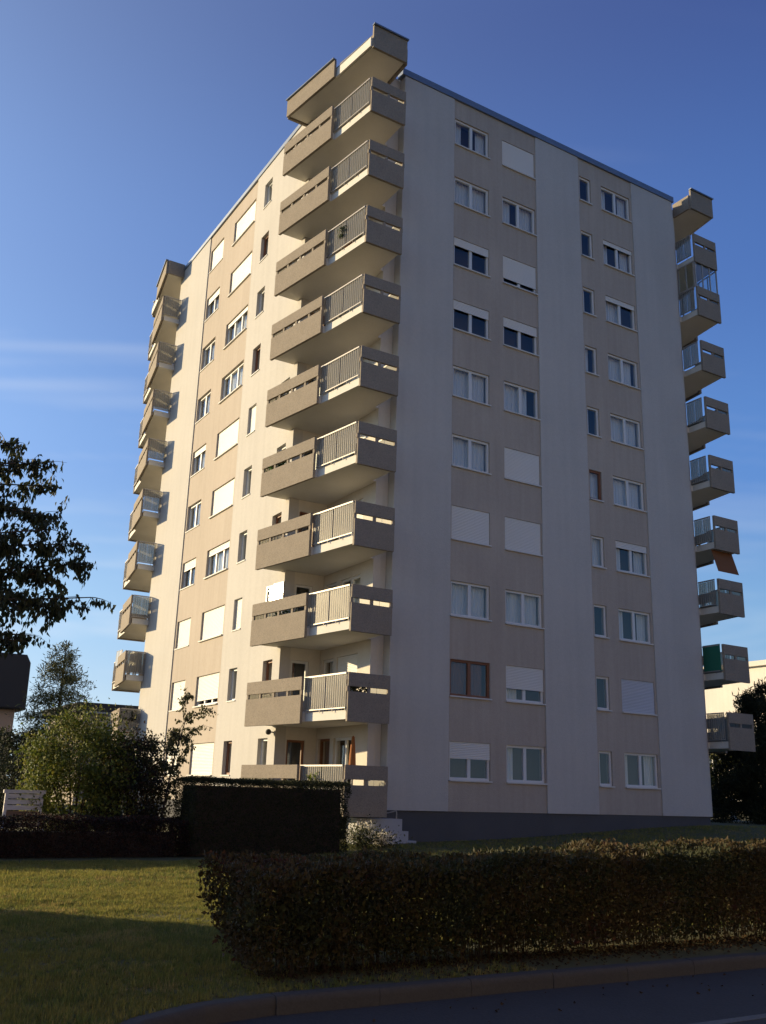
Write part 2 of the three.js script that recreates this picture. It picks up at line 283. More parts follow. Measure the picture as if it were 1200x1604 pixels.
function shutterSheet(w, h) {                                   // interlocking curved slats, 55 mm apart
  const key = w.toFixed(2) + '_' + h.toFixed(2); if (shutGeo[key]) return shutGeo[key];
  const n = Math.max(1, Math.round(h / .055)), pos = [], idx = [], uv = [], st = h / n, prof = [[0, 0], [.12, .009], [.5, .013], [.88, .009], [.98, 0]];
  for (let i = 0; i < n; i++) prof.forEach(([t, d]) => { const y = h - (i + 1) * st + t * st; for (const x of [-w / 2, w / 2]) { pos.push(x, y, d); uv.push(x, y); } });
  const rows = n * prof.length; for (let i = 0; i < rows - 1; i++) { if (i % prof.length === prof.length - 1) continue; idx.push(i * 2, i * 2 + 1, i * 2 + 2, i * 2 + 1, i * 2 + 3, i * 2 + 2); }
  const g = new THREE.BufferGeometry(); g.setAttribute('position', new THREE.Float32BufferAttribute(pos, 3)); g.setAttribute('uv', new THREE.Float32BufferAttribute(uv, 2)); g.setIndex(idx); g.computeVertexNormals();
  return shutGeo[key] = merge([g, bb(-w / 2, w / 2, 0, h, -.008, -.004), bb(-w / 2, w / 2, -.03, 0, -.008, .016)]);
}
function curtainSheet(w, h) {
  const key = w.toFixed(2) + '_' + h.toFixed(2); if (curtGeo[key]) return curtGeo[key];
  const g = new THREE.PlaneGeometry(w, h, Math.max(8, Math.round(w / .03)), 1), p = g.attributes.position; for (let i = 0; i < p.count; i++) p.setZ(i, .025 * Math.sin(p.getX(i) * 42) + .012 * Math.sin(p.getX(i) * 97 + 1)); g.computeVertexNormals(); g.translate(0, h / 2, 0); return curtGeo[key] = g;
}
const sillGeo = {};
function addWindow(side, a, b, y0, y1, o = {}) {                // o: shut (0..1), curtain (0..1 each side), tint
  const w = b - a - .004, h = +(y1 - y0 - .004).toFixed(3), t = new THREE.Group(); t.name = o.door ? 'balcony_door' : 'window';
  const d = o.depth ?? .19, mid = (a + b) / 2;
  if (side === 'R') t.position.set(mid, y0 + .002, (o.zw ?? 0) - d).sub(BASE);
  else { t.position.set((o.x ?? 0) + d, y0 + .002, mid).sub(BASE); t.rotation.y = -Math.PI / 2; }
  tower.add(t);
  const sashes = o.sashes ?? (w > 1.1 ? 2 : 1), f = windowFrame(w, h, sashes);
  if (o.ajar) {                                                // a casement standing ajar in front of its frame
    const c = new THREE.Group(); c.name = 'casement'; c.position.set(w / 2, .0, .10); c.rotation.y = o.ajar; t.add(c); const q = windowFrame(w * 1.0, h, 1);
    mesh('sash_frame', q.frame, M.pvc, c).position.x = -w / 2; mesh('pane', q.panes[0], M.mirrorGlass, c).position.x = -w / 2;
  } else if (!(o.shut >= 1)) {
    mesh('frame', f.frame, o.wood ? M.woodFrame : M.pvc, t);
    f.panes.forEach((p) => mesh('pane', p, M.glass, t));
  }
  if (o.shut) { const sh = mesh('roller_shutter', shutterSheet(w - .01, Math.max(.12, h * o.shut)), o.grey ? M.shutterGrey : M.shutter, t); sh.position.set(0, h - Math.max(.12, h * o.shut) + (o.shut >= 1 ? .0 : 0) - .001, .105); }
  if (o.curtain && !(o.shut >= 1)) { const cm = o.dark ? M.curtainDark : M.curtain; if (o.curtain >= 1) mesh('curtain', curtainSheet(w, h), cm, t).position.z = -.16; else for (const s of o.both ? [-1, 1] : [o.sideSign ?? -1]) mesh('curtain', curtainSheet(w * o.curtain, h), cm, t).position.set(s * (w / 2 - w * o.curtain / 2), 0, -.16); }
  if (!o.door) { const key = w.toFixed(2); mesh('sill', sillGeo[key] ??= bb(-w / 2 - .03, w / 2 + .03, -.05, -.003, .085, d + .035), M.sill, t); }
  return t;
}
const RS = [
  [{ shut: .42 }, { wood: 1, curtain: .9, dark: 1 }, { curtain: 1 }, { shut: 1 }, { curtain: 1 }, { curtain: 1 }, { shut: .28 }, { shut: .26 }, { curtain: 1 }, { curtain: .3, both: 1 }],
  [{ curtain: .3 }, { shut: .62, curtain: .4 }, { curtain: 1 }, { shut: 1 }, { shut: 1 }, { curtain: .8 }, { shut: .3 }, { shut: .78 }, { curtain: .35, both: 1 }, { shut: 1 }],
  [{ curtain: .5 }, {}, { curtain: .4 }, { curtain: 1 }, { wood: 1, curtain: 1 }, { curtain: .5 }, { curtain: .6 }, { curtain: .5 }, {}, {}],
  [{ curtain: .25, both: 1 }, { shut: 1, grey: 1 }, { curtain: .3, both: 1 }, { shut: .2, curtain: .3, both: 1 }, { curtain: 1 }, { curtain: 1 }, { curtain: .9 }, { shut: .16, curtain: .6 }, { shut: .14, curtain: .3, both: 1 }, { curtain: .3, both: 1 }]];
RW.forEach(([a, b], c) => { for (let k = 0; k < FLOORS; k++) addWindow('R', a, b, SILL + k * FH, HEAD + k * FH, RS[c][k]); });
const LS = [
  [{ shut: 1 }, { shut: 1 }, { shut: 1 }, { shut: .3 }, { curtain: .5 }, { shut: .2, curtain: .6 }, { curtain: .5 }, { curtain: .5 }, { shut: .25, curtain: .4 }, { shut: 1 }],
  [{ shut: 1 }, { shut: .8 }, { shut: 1 }, { shut: .2, curtain: .8 }, { shut: 1 }, { shut: 1 }, { curtain: .9 }, { shut: .15, curtain: .9 }, { shut: 1 }, { shut: 1 }],
  [{ wood: 1, curtain: .6 }, { curtain: .4 }, { shut: 1 }, { curtain: .5 }, { curtain: 1 }, { shut: .9 }, { wood: 1, curtain: .5 }, { curtain: .4 }, { wood: 1, curtain: .5 }, { curtain: 1 }],
  [{ curtain: .4 }, { wood: 1, curtain: .5 }, { ajar: .136 }, { wood: 1 }, { curtain: .3 }, { curtain: .5 }, {}, { curtain: .5 }, {}, {}]];
LW.forEach(([a, b], c) => { for (let k = 0; k < FLOORS; k++) addWindow('L', a, b, SILL + k * FH, HEAD + k * FH, { ...LS[c][k], sashes: c === 1 ? 3 : undefined, depth: c < 2 ? .235 : .22 }); });
for (let k = 0; k < FLOORS; k++) {
  addWindow('R', ...ED, FFL(k) + .02, FFL(k) + 2.05, { zw: -3.952, depth: .14, door: 1, wood: k % 3 === 0, curtain: k % 2 ? .4 : 0, dark: 1 });
  addWindow('L', ...LD[0], FFL(k) + .02, FFL(k) + 2.12, { x: 1.6, depth: .16, door: 1, wood: k === 0, curtain: [.9, .5, .7, 0, .6, .5, .8, .4, 0, .6][k], dark: k === 0 });
  addWindow('L', ...LD[1], FFL(k) + .02, FFL(k) + 2.12, { x: 1.6, depth: .16, door: 1, sashes: 2, shut: [0, .5, 0, .95, .2, .3, .6, .2, .45, .3][k], curtain: [.2, .9, .9, 1, .4, .7, .6, .5, .3, .4][k], sideSign: 1 });
}

// balconies -------------------------------------------------------
function segBox(p0, p1, y0, y1, t, inset = 0) {                // upright board along a plan line; thickness lies to the left of p0>p1
  const dx = p1[0] - p0[0], dz = p1[1] - p0[1], L = Math.hypot(dx, dz), a = Math.atan2(-dz, dx), g = mbox(L, y1 - y0, t, 0, 0, 0);
  const nx = dz / L, nz = -dx / L; g.rotateY(a); g.translate((p0[0] + p1[0]) / 2 + nx * (t / 2 + inset), (y0 + y1) / 2, (p0[1] + p1[1]) / 2 + nz * (t / 2 + inset)); return g;
}
const lerp2 = (p, q, t) => [p[0] + (q[0] - p[0]) * t, p[1] + (q[1] - p[1]) * t];
function balcony(T, flip, k, o) {
  const roof = k === FLOORS, Pb = roof ? 28.6 : 1.01 + k * FH, Pt = roof ? 29.6 : Pb + 1.48;
  const t = new THREE.Group(); t.name = roof ? 'roof_canopy' : 'balcony'; t.position.set(...T(0.3, -1.5)).setY(Pb); const at = t.position.clone(); t.position.sub(BASE); tower.add(t);
  const add = (name, g, m) => mesh(name, g.translate(-at.x, -at.y, -at.z), m, t);
  const XZ = (p) => { const q = T(...p); return [q[0], q[2]]; };
  const sb = (p, q, y0, y1, th, ins) => flip ? segBox(XZ(q), XZ(p), y0, y1, th, ins) : segBox(XZ(p), XZ(q), y0, y1, th, ins);
  const A = [0, o.zf], B = [-.30, -1.25], B2 = [-.40, -1.16], N = [-.92, -4.32], E = [1.5, o.zf], F = [1.5, -.39];
  // floor slab
  const s0 = Pb + .07, s1 = Pb + .34, pts = [[1.595, -.405], [1.595, -3.945], [.02, -3.945], [-.012, -3.97], [-.012, -4.27], [-.86, -4.27], [-.36, -1.25], [-.275, -1.24], [.03, o.zf - .04], [1.46, o.zf - .04], [1.46, -.395]];
  let pp = pts.map(XZ).map(([x, z]) => new THREE.Vector2(x, -z)); const sl = new THREE.ExtrudeGeometry(new THREE.Shape(pp), { depth: s1 - s0, bevelEnabled: false }); sl.rotateX(-Math.PI / 2); sl.translate(0, s0, 0);
  add('floor_slab', sl, M.slab);
  const band = (p, q, nm, nPost, mat) => {                      // low panel, open slot, upper band
    if (roof) { add(nm, sb(p, q, Pb, nm === 'front_panel' ? Pb + .8 : Pt, .1), mat); return; }
    add(nm, sb(p, q, Pb, Pb + .9, .1), mat); add('upper_band', sb(p, q, Pb + 1.06, Pt, .1), mat);
    const l = []; for (let i = 0; i <= nPost; i++) { const c = Math.min(.985, Math.max(.015, i / nPost)), w = .05 / Math.hypot(q[0] - p[0], q[1] - p[1]); l.push(sb(lerp2(p, q, c - w), lerp2(p, q, c + w), Pb + .9, Pb + 1.06, .06, .02)); }
    add('slot_block', merge(l), mat);
  };
  band(B2, N, 'front_panel', 4, M.agg);
  band([1.5, o.zf], [0, o.zf], 'side_panel', 2, M.agg);
  if (roof) {
    add('fascia', sb(A, B, Pb + .07, Pb + .46, .08), M.slab); add('upstand', sb([.05, o.zf - .12], B, Pb + .345, Pb + .86, .06, -.16), M.agg);
    add('end_panel', sb(N, [-.012, -4.32], Pb, Pb + .798, .08), M.agg);
    add('return_panel', sb(F, [1.5, o.zf - .002], Pb, Pb + .72, .08), M.agg);
    add('metal_cap', merge([sb([1.53, o.zf + .02], [-.03, o.zf + .02], Pt + .003, Pt + .06, .16), sb([B2[0] - .02, B2[1] + .02], [N[0] - .02, N[1] - .02], Pb + .803, Pb + .85, .16), sb([-.02, o.zf - .14], B, Pb + .463, Pb + .49, .10)]), M.zinc);
    return t;
  }
  const railing = (p, q, y0, nm, full) => {
    const L = Math.hypot(q[0] - p[0], q[1] - p[1]), l = [sb(p, q, Pt - .05, Pt, .05), sb(p, q, y0 + .05, y0 + .085, .04, .005)], n = Math.max(2, Math.round(L / .11));
    for (let i = 0; i <= n; i++) { const c = Math.min(1 - .012 / L, Math.max(.012 / L, i / n)), w = .0045 / L; l.push(sb(lerp2(p, q, c - w), lerp2(p, q, c + w), i % 6 === 0 ? y0 - .04 : y0 + .085, Pt - .05, .022, .018)); }
    add(nm, merge(l), M.rail); const pn = 2; for (let i = 0; i < pn; i++) add('glass_sheet', sb(lerp2(p, q, (i + .015) / pn), lerp2(p, q, (i + .985) / pn), y0 + .1, Pt - .06, .006, .002), M.railGlass);
  };
  railing(A, B, s1, 'railing');
  railing(N, [-.02, -4.32], s1, 'end_railing');
  railing(F, [1.5, o.zf - .1], s1, 'return_railing');
  if (o.glazed) {                                               // glass enclosure up to the next slab
    const y1 = Pb + FH + .06, l = [], runs = [[E, A, 3], [F, E, 2], [A, B, 3], [B2, N, 4]];
    for (const [p, q, n] of runs) { const L = Math.hypot(q[0] - p[0], q[1] - p[1]); l.push(sb(p, q, y1 - .06, y1, .05), sb(p, q, Pt + .003, Pt + .05, .05)); for (let i = 0; i <= n; i++) { const c = Math.min(1 - .03 / L, Math.max(.03 / L, i / n)); l.push(sb(lerp2(p, q, c - .025 / L), lerp2(p, q, c + .025 / L), Pt + .05, y1 - .06, .045, .002)); } for (let i = 0; i < n; i++) add('enclosure_pane', sb(lerp2(p, q, (i + .02) / n), lerp2(p, q, (i + .98) / n), Pt + .052, y1 - .062, .006, .02), M.glass); }
    add('enclosure_frame', merge(l), M.rail);
  }
  if (o.awning) {                                               // canvas let down from the slab above
    const yT = Pb + FH + .06, g = sb([1.42, o.zf - .25], [.12, o.zf - .25], yT - 1.0, yT, .012); const gp = g.attributes.position; for (let i = 0; i < gp.count; i++) { const d = yT - gp.getY(i); gp.setZ(i, gp.getZ(i) + d * .3); } g.computeVertexNormals(); add('awning', g, M.awning);
  }
  if (o.cloth) add('green_screen', sb([1.53, -.36], [1.53, o.zf - .05], s1 + .05, Pt + .02, .012), M.greenCloth);
  return t;
}
const TN = (x, z) => V(x, 0, z).toArray(), TR = (x, z) => [19.25 - x, 0, z], TF = (x, z) => [x, 0, -23.6 - z];
for (let k = 0; k <= FLOORS; k++) {
  balcony(TN, false, k, { zf: .95 });
  if (k) balcony(TR, true, k, { zf: .56, glazed: k === 8, awning: k === 3, cloth: k === 2 });
  balcony(TF, true, k, { zf: .95 });
}

// ---------------------------------------------------------------- things on and by the tower
function pottedPlant(label, pos, s, pal, pot = M.potClay) {
  const t = thing('potted_plant', label, 'plant', pos), p = new THREE.LatheGeometry([[0, 0], [.11, 0], [.15, .24], [.165, .25], [.165, .28], [.14, .28], [.13, .25], [0, .25]].map(([a, b]) => new THREE.Vector2(a, b)), 16);
  const m = mesh('pot', p, pot, t); m.scale.setScalar(s); const l = [];
  for (let i = 0; i < 260; i++) { const a = rr(0, 6.28), r = Math.sqrt(rnd()) * .3 * s, y = .3 * s + rr(0, .5) * s * (1 - r); l.push([Math.cos(a) * r, y, Math.sin(a) * r, s]); }
  mesh('stem', stems(-.06 * s, .06 * s, -.06 * s, .06 * s, .22 * s, .5 * s, 7, .12 * s, .008), M.twig, t);
  leaves(t, l, leafGeo(.12, .05), M.leaf, pal); return t;
}
const GREEN = [[.05, .12, .025], [.07, .15, .03], [.04, .09, .02]];
pottedPlant('green leafy plant in clay pot beside fifth floor corner balcony', [-.5, FFL(4) + .012, -3.9], 1.5, GREEN);
pottedPlant('small dark plant on the left end of sixth floor corner balcony', [-.45, FFL(5) + .012, -3.8], 1.25, [[.03, .06, .015], [.05, .07, .02]]);
pottedPlant('yellow green plant on ground floor corner balcony behind the bars', [.1, FFL(0) + .012, -.55], 1.45, [[.16, .19, .03], [.2, .2, .04], [.1, .15, .03]]);
pottedPlant('spreading dark plant above the second floor corner side panel', [.5, FFL(1) + .012, .6], 1.3, [[.03, .04, .02], [.05, .05, .03]]);
pottedPlant('bushy plant in the front slot of the third floor corner balcony', [-.2, FFL(2) + .012, -3.2], 1.2, GREEN);
pottedPlant('low plant by the railing of the eighth floor corner balcony', [.1, FFL(7) + .012, -.4], 1.4, [[.05, .07, .03], [.08, .09, .04]]);
pottedPlant('dark potted plant on lowest far left balcony in view', [-.45, FFL(1) + .012, -19.6], 1.7, [[.03, .04, .015], [.06, .05, .025]]);
{
  const t = thing('air_unit', 'white outdoor cooling unit on third floor balcony at far left', 'cooling unit', [-.35, FFL(2) + .012, -19.75]);
  mesh('casing', bb(-.2, .2, .3, 1.15, -.4, .4), M.pvc, t); mesh('stand', merge([bb(-.18, -.12, 0, .298, -.36, -.3), bb(.12, .18, 0, .298, -.36, -.3), bb(-.18, -.12, 0, .298, .3, .36), bb(.12, .18, 0, .298, .3, .36)]), M.rail, t);
  const f = new THREE.TorusGeometry(.25, .02, 8, 24); f.rotateY(Math.PI / 2); f.translate(-.21, .72, 0); mesh('fan_grille', f, M.rail, t);
}
{
  const t = thing('wind_screen', 'small glass screen flashing in the sun at the third floor corner balcony', 'wind screen', [-.08, FFL(2) + .55, -4.24]);
  mesh('sheet', bb(-.3, .3, .06, 1.46, -.006, .006), M.mirrorGlass, t); mesh('frame', merge([bb(-.33, -.302, 0, 1.52, -.015, .015), bb(.302, .33, 0, 1.52, -.015, .015), bb(-.3, .3, 0, .055, -.015, .015), bb(-.3, .3, 1.465, 1.52, -.015, .015)]), M.pvc, t); mesh('stay', merge([bb(-.31, -.27, .3, .34, -.12, -.017), bb(-.31, -.27, 1.1, 1.14, -.12, -.017)]), M.rail, t);
  t.rotation.y = -Math.PI / 2 + .136;
}
{
  const t = thing('laundry_rack', 'pale blue and white laundry on a rack, far left balcony above the lowest in view', 'laundry', [-.35, FFL(2) + .012, -22.0]);
  mesh('rack', merge([tube([V(-.25, 0, -.5), V(0, .75, -.5), V(.2, 1.45, -.5)], .012, .012, 3, 5), tube([V(.25, 0, -.5), V(0, .75, -.5), V(-.2, 1.45, -.5)], .012, .012, 3, 5), tube([V(-.25, 0, .5), V(0, .75, .5), V(.2, 1.45, .5)], .012, .012, 3, 5), tube([V(.25, 0, .5), V(0, .75, .5), V(-.2, 1.45, .5)], .012, .012, 3, 5), tube([V(-.2, 1.45, -.5), V(-.2, 1.45, .5)], .01, .01, 2, 5), tube([V(.2, 1.45, -.5), V(.2, 1.45, .5)], .01, .01, 2, 5)]), M.rail, t);
  [[-.2, -.25, .42, .75, [.62, .68, .74]], [-.2, .26, .4, .6, [.75, .75, .73]], [.2, .05, .5, .7, [.5, .6, .72]]].forEach(([x, z, w, h, c]) => { const g = new THREE.PlaneGeometry(w, h, 12, 4), p = g.attributes.position; for (let i = 0; i < p.count; i++) p.setZ(i, .02 * Math.sin(p.getX(i) * 22 + p.getY(i) * 3)); g.computeVertexNormals(); g.rotateY(-Math.PI / 2); g.translate(x, 1.45 - h / 2, z); mesh('cloth', g, P({ color: lin(...c), roughness: 1, transmission: .25, thickness: 0, side: THREE.DoubleSide }), t); });
}
{
  const t = thing('wall_lamp', 'small dark round lamp on the wall beside the ground floor corner loggia', 'lamp', [-.002, 3.62, -4.15]);
  mesh('bracket', bb(-.1, .0, -.02, .02, -.02, .02), M.plinth, t); mesh('shade', new THREE.SphereGeometry(.1, 16, 12).translate(-.17, 0, 0), M.plinth, t);
}
{
  const t = thing('closed_parasol', 'closed orange brown parasol standing on ground floor corner balcony', 'parasol', [1.15, FFL(0) + .012, -.55]);
  mesh('canopy', new THREE.LatheGeometry([[0, 2.1], [.05, 2.05], [.1, 1.5], [.13, .95], [.09, .85], [0, .86]].map(([a, b]) => new THREE.Vector2(a, b)), 14), matte(.30, .11, .03), t);
  mesh('pole', new THREE.CylinderGeometry(.02, .02, .9, 10).translate(0, .45, 0), M.rail, t); mesh('foot', new THREE.CylinderGeometry(.2, .24, .06, 20).translate(0, .03, 0), M.plinth, t);
}
{
  const t = thing('concrete_block', 'pale concrete stair block under the ground floor corner balcony', 'stair block', [1.4, .1, .45]);
  mesh('side_wall', bb(-.75, .85, -.3, .86, -.35, .3), M.concrete, t);
  mesh('step', merge([bb(.86, 1.15, -.3, .5, -.35, .2), bb(1.152, 1.45, -.3, .22, -.35, .2)]), M.concrete, t);
  mesh('handrail', merge([tube([V(.7, .86, .2), V(.7, 1.05, .2), V(.68, 1.12, .2)], .02, .02, 4, 6), tube([V(.7, 1.1, .2), V(.2, 1.0, .2), V(-.2, .95, .2)], .018, .018, 4, 6)]), M.rail, t);
}

// ---------------------------------------------------------------- hedges and shrubs
const small = leafGeo(.05, .03), mid = leafGeo(.075, .042), big = leafGeo(.10, .05);
{
  const t = thing('front_hedge', 'loose autumn hedge of brown, red and green leaves along the kerb', 'hedge', [-3.75, .06, 17.62]);
  const x0 = -6.75, x1 = 12, L = x1 - x0, pts = [];
  for (const p of clipped(x0, x1, .1, 1, -.6, .62, 230000, .12, .4)) {
    const h = .94 + .15 * sstep(-6, 1.5, p[0]) + .07 * noise.noise(p[0] * .9, 3.3, p[2]) + .05 * noise.noise(p[0] * 3, 1.3, p[2] * 3);
    const low = noise.noise(p[0] * 1.1 + 7, p[1] * 2, 2.1) + .6 * noise.noise(p[0] * 3.1, p[1] * 3, 5.5);
    if (p[1] < .42 && rnd() < .08 + .8 * low) continue;
    p[1] *= h * 1.02; p[2] *= .8 + .25 * p[1]; if (p[0] < x0 + .5) p[0] += Math.max(0, .14 - p[1] * .25); p[3] = rr(.6, 1.3); p[5] = .42 + .5 * noise.noise(p[0] * .8 + 4, p[1] * 1.4, p[2] + 2) + .25 * noise.noise(p[0] * 3, p[1] * 3, p[2] * 3); pts.push(p);
  }
  mesh('stem', stems(x0 + .25, x1 - .1, -.32, .3, -.04, .95, 900, .12, .008), M.twig, t);
  leaves(t, pts, small, M.leaf, [[.045, .052, .018], [.04, .046, .016], [.06, .055, .018], [.075, .055, .02], [.085, .058, .022], [.08, .055, .022], [.095, .042, .022], [.09, .028, .02]]);
}
{
  const t = thing('clipped_hedge', 'tall dark clipped evergreen hedge in front of the tower corner', 'hedge', [-3.1, .08, 2.2]);
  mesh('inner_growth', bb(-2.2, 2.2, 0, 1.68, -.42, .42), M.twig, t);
  mesh('stem', stems(-2.2, 2.2, -.4, .4, -.05, 1.6, 60, .12, .014), M.twig, t);
  leaves(t, clipped(-2.38, 2.38, .02, 1.86, -.6, .6, 60000, .05, .1), leafGeo(.05, .022), M.leafDull, [[.034, .04, .018], [.026, .032, .015], [.042, .046, .02]]);
  t.rotation.y = .09;
}
{
  const t = thing('low_hedge', 'low dark red hedge at the back of the lawn on the left', 'hedge', [-9.2, .06, 2.5]);
  mesh('stem', stems(-4, 3.6, -.35, .35, -.04, .85, 260, .14, .01), M.twig, t);
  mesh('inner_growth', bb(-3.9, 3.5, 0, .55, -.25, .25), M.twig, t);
  leaves(t, clipped(-4.2, 3.8, .02, .88, -.5, .5, 46000, .14, .35), small, M.leaf, [[.045, .016, .012], [.03, .016, .012], [.03, .026, .012], [.06, .02, .014], [.022, .02, .01]]);
}
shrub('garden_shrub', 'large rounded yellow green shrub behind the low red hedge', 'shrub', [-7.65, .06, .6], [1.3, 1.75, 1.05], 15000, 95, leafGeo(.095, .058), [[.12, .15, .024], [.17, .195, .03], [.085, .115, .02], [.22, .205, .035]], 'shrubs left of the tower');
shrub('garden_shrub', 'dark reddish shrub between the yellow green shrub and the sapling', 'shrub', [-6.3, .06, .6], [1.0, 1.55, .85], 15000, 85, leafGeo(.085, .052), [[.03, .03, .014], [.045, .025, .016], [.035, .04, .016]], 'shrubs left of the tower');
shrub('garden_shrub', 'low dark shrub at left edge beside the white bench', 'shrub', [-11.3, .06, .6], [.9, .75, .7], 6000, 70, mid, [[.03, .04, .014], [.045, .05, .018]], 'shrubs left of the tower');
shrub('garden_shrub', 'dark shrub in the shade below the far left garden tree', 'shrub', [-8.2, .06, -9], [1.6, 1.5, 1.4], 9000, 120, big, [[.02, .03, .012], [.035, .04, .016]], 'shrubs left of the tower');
{
  const t = shrub('flowering_shrub', 'small shrub with pale sunlit flowers at the end of the clipped hedge', 'shrub', [.25, .1, 1.75], [.3, .3, .3], 1300, 26, mid, [[.05, .06, .02], [.07, .08, .03]]);
  const l = []; for (let i = 0; i < 13; i++) { const a = rr(0, 6.28), r = rr(.12, .34), c = [Math.cos(a) * r, rr(.3, .72), Math.sin(a) * r]; for (let j = 0; j < 55; j++) l.push([c[0] + gauss() * .06, c[1] + gauss() * .05, c[2] + gauss() * .06, 1.1]); }
  leaves(t, l, small, M.leaf, [[.75, .70, .58], [.8, .76, .66]], 'flower');
  const t2 = shrub('flowering_shrub', 'low white flower cushion in front of the pale concrete block', 'shrub', [1.0, .12, 1.6], [.26, .18, .22], 600, 14, mid, [[.06, .06, .02], [.09, .09, .04]]);
  const l2 = []; for (let i = 0; i < 800; i++) l2.push([gauss() * .19, .3 + gauss() * .09, gauss() * .15, 1.1]); leaves(t2, l2, small, M.leaf, [[.75, .70, .58], [.8, .76, .66]], 'flower');
}
// grass: tufts where the lawn is near enough to show blades
{
  const blade = (a, h, b) => { const c = Math.cos(a), s = Math.sin(a), w = .004, g = new THREE.BufferGeometry(); g.setAttribute('position', new THREE.Float32BufferAttribute([-w * s, 0, w * c, w * s, 0, -w * c, c * b * .4 + w * .7 * s, h * .6, s * b * .4 - w * .7 * c, c * b * .4 - w * .7 * s, h * .6, s * b * .4 + w * .7 * c, c * b, h, s * b], 3)); g.setAttribute('uv', new THREE.Float32BufferAttribute(new Array(10).fill(0), 2)); g.setIndex([0, 1, 2, 0, 2, 3, 3, 2, 4]); g.computeVertexNormals(); return g; };
  const tuft = merge(Array.from({ length: 7 }, (_, i) => blade(i * .9 + rr(0, .5), rr(.03, .065), rr(.01, .04)).translate(gauss() * .02, 0, gauss() * .02)));
  const list = [];
  const put = (n, f) => { for (let k = 0; k < n; k++) { const [x, z, s] = f(); if (z > KZ - .02 && (x > KX || (z > KZ + KR ? x > KX - KR - .02 : Math.hypot(x - KX, z - KZ - KR) < KR + .03))) continue; if (x > -10.25 + .15 * gauss() && z > 16.9 && z < KZ && rnd() < (z < 18.3 ? .96 : .6)) continue; list.push([x, groundH(x, z) - .004, z, s * (.75 + .5 * noise.noise(x * .7, 2, z * .7) + .3 * noise.noise(x * 2.3, 5, z * 2.3)), [rr(-.25, .25), rr(0, 6.28), rr(-.25, .25)], .45 + .6 * noise.noise(x * .5, 7, z * .9) + .3 * noise.noise(x * 2, 9, z * 2)]); } };
  put(80000, () => [rr(-14, -7.5), rr(10, 22), rr(.7, 1.25)]); put(60000, () => [rr(-12.5, -1), rr(4, 12), rr(.8, 1.4)]); put(26000, () => [rr(-7.5, 4), rr(11, 17.5), rr(.8, 1.3)]); put(16000, () => [rr(-2, 20), rr(.1, 6), rr(.9, 1.5)]);
  const g = leaves(scene, list, tuft, M.blade, [[.215, .215, .05], [.27, .24, .065], [.16, .185, .045], [.32, .26, .09]], 'grass'); g.userData = { kind: 'stuff', label: 'short dry lawn grass between the hedges', category: 'grass' };
  const fl = []; for (let k = 0; k < 900; k++) { const x = rr(-12, 2), z = rr(14, 18.6); fl.push([x, .068, z, .8, [1.45 + rr(-.3, .3), rr(0, 6.28), rr(-.3, .3)]]); } for (let k = 0; k < 70; k++) fl.push([rr(-10, 2), -.076, KZ + .2 + Math.abs(gauss()) * .5, .8, [1.45 + rr(-.2, .2), rr(0, 6.28), rr(-.2, .2)]]);
  for (let k = 0; k < 5200; k++) { const x = rr(-10.3, 3); fl.push([x, .062 + rnd() * .02, 17.7 + Math.abs(gauss()) * .35, rr(.6, 1), [1.45 + rr(-.4, .4), rr(0, 6.28), rr(-.4, .4)]]); }
  for (let n = fl.length - 1; n >= 0; n--) if (fl[n][2] > KZ - .02 && fl[n][1] > 0) fl.splice(n, 1);
  const f = leaves(scene, fl, small, M.leafDull, [[.06, .035, .018], [.08, .05, .022], [.045, .026, .016]], 'fallen_leaves'); f.userData = { kind: 'stuff', label: 'fallen brown leaves along the kerb and lawn', category: 'leaves' };
}

// ---------------------------------------------------------------- trees
function branchTree(name, label, pos, trunk, tips, leafOpt, group) {   // trunk: points; tips: branch ends with the trunk fraction they leave from
  const t = thing(name, label, 'tree', pos, group), tc = new THREE.CatmullRomCurve3(trunk), list = [], l = [];
  mesh('trunk', tube(trunk, leafOpt.r, leafOpt.r * .3, 12, 10), M.bark, t);
  for (const [tip, f] of tips) {
    const a = tc.getPointAt(f), b = V(...tip), mid1 = a.clone().lerp(b, .5).add(V(gauss() * .12, .25 + rnd() * .15, gauss() * .12)), len = a.distanceTo(b), cv = new THREE.CatmullRomCurve3([a, mid1, b]);
    l.push(tube([a, mid1, b], leafOpt.r * .32 * (1.1 - f), .008, 7, 6));
    const nt = Math.round(len * leafOpt.twigs); for (let k = 0; k < nt; k++) {
      const u = .25 + .75 * Math.pow(rnd(), .8), o = cv.getPointAt(Math.min(1, u)), d = V(gauss(), gauss() * .6 - .15, gauss()).normalize().multiplyScalar(leafOpt.reach * rr(.35, 1)), e = o.clone().add(d);
      l.push(tube([o, o.clone().add(d.clone().multiplyScalar(.5)).add(V(0, .03, 0)), e], .006, .002, 3, 3));
      const nl = leafOpt.n; for (let q = 0; q < nl; q++) { const w = rr(.15, 1.05), p = o.clone().lerp(e, w); list.push([p.x + gauss() * .035, p.y + gauss() * .03, p.z + gauss() * .035, 1, [Math.PI * rr(.7, 1.3), rr(0, 6.28), rr(-.7, .7)]]); }
    }
  }
  mesh('branch', merge(l), M.bark, t); leaves(t, list, leafOpt.geo, M.leaf, leafOpt.pal, 'crown'); return t;
}
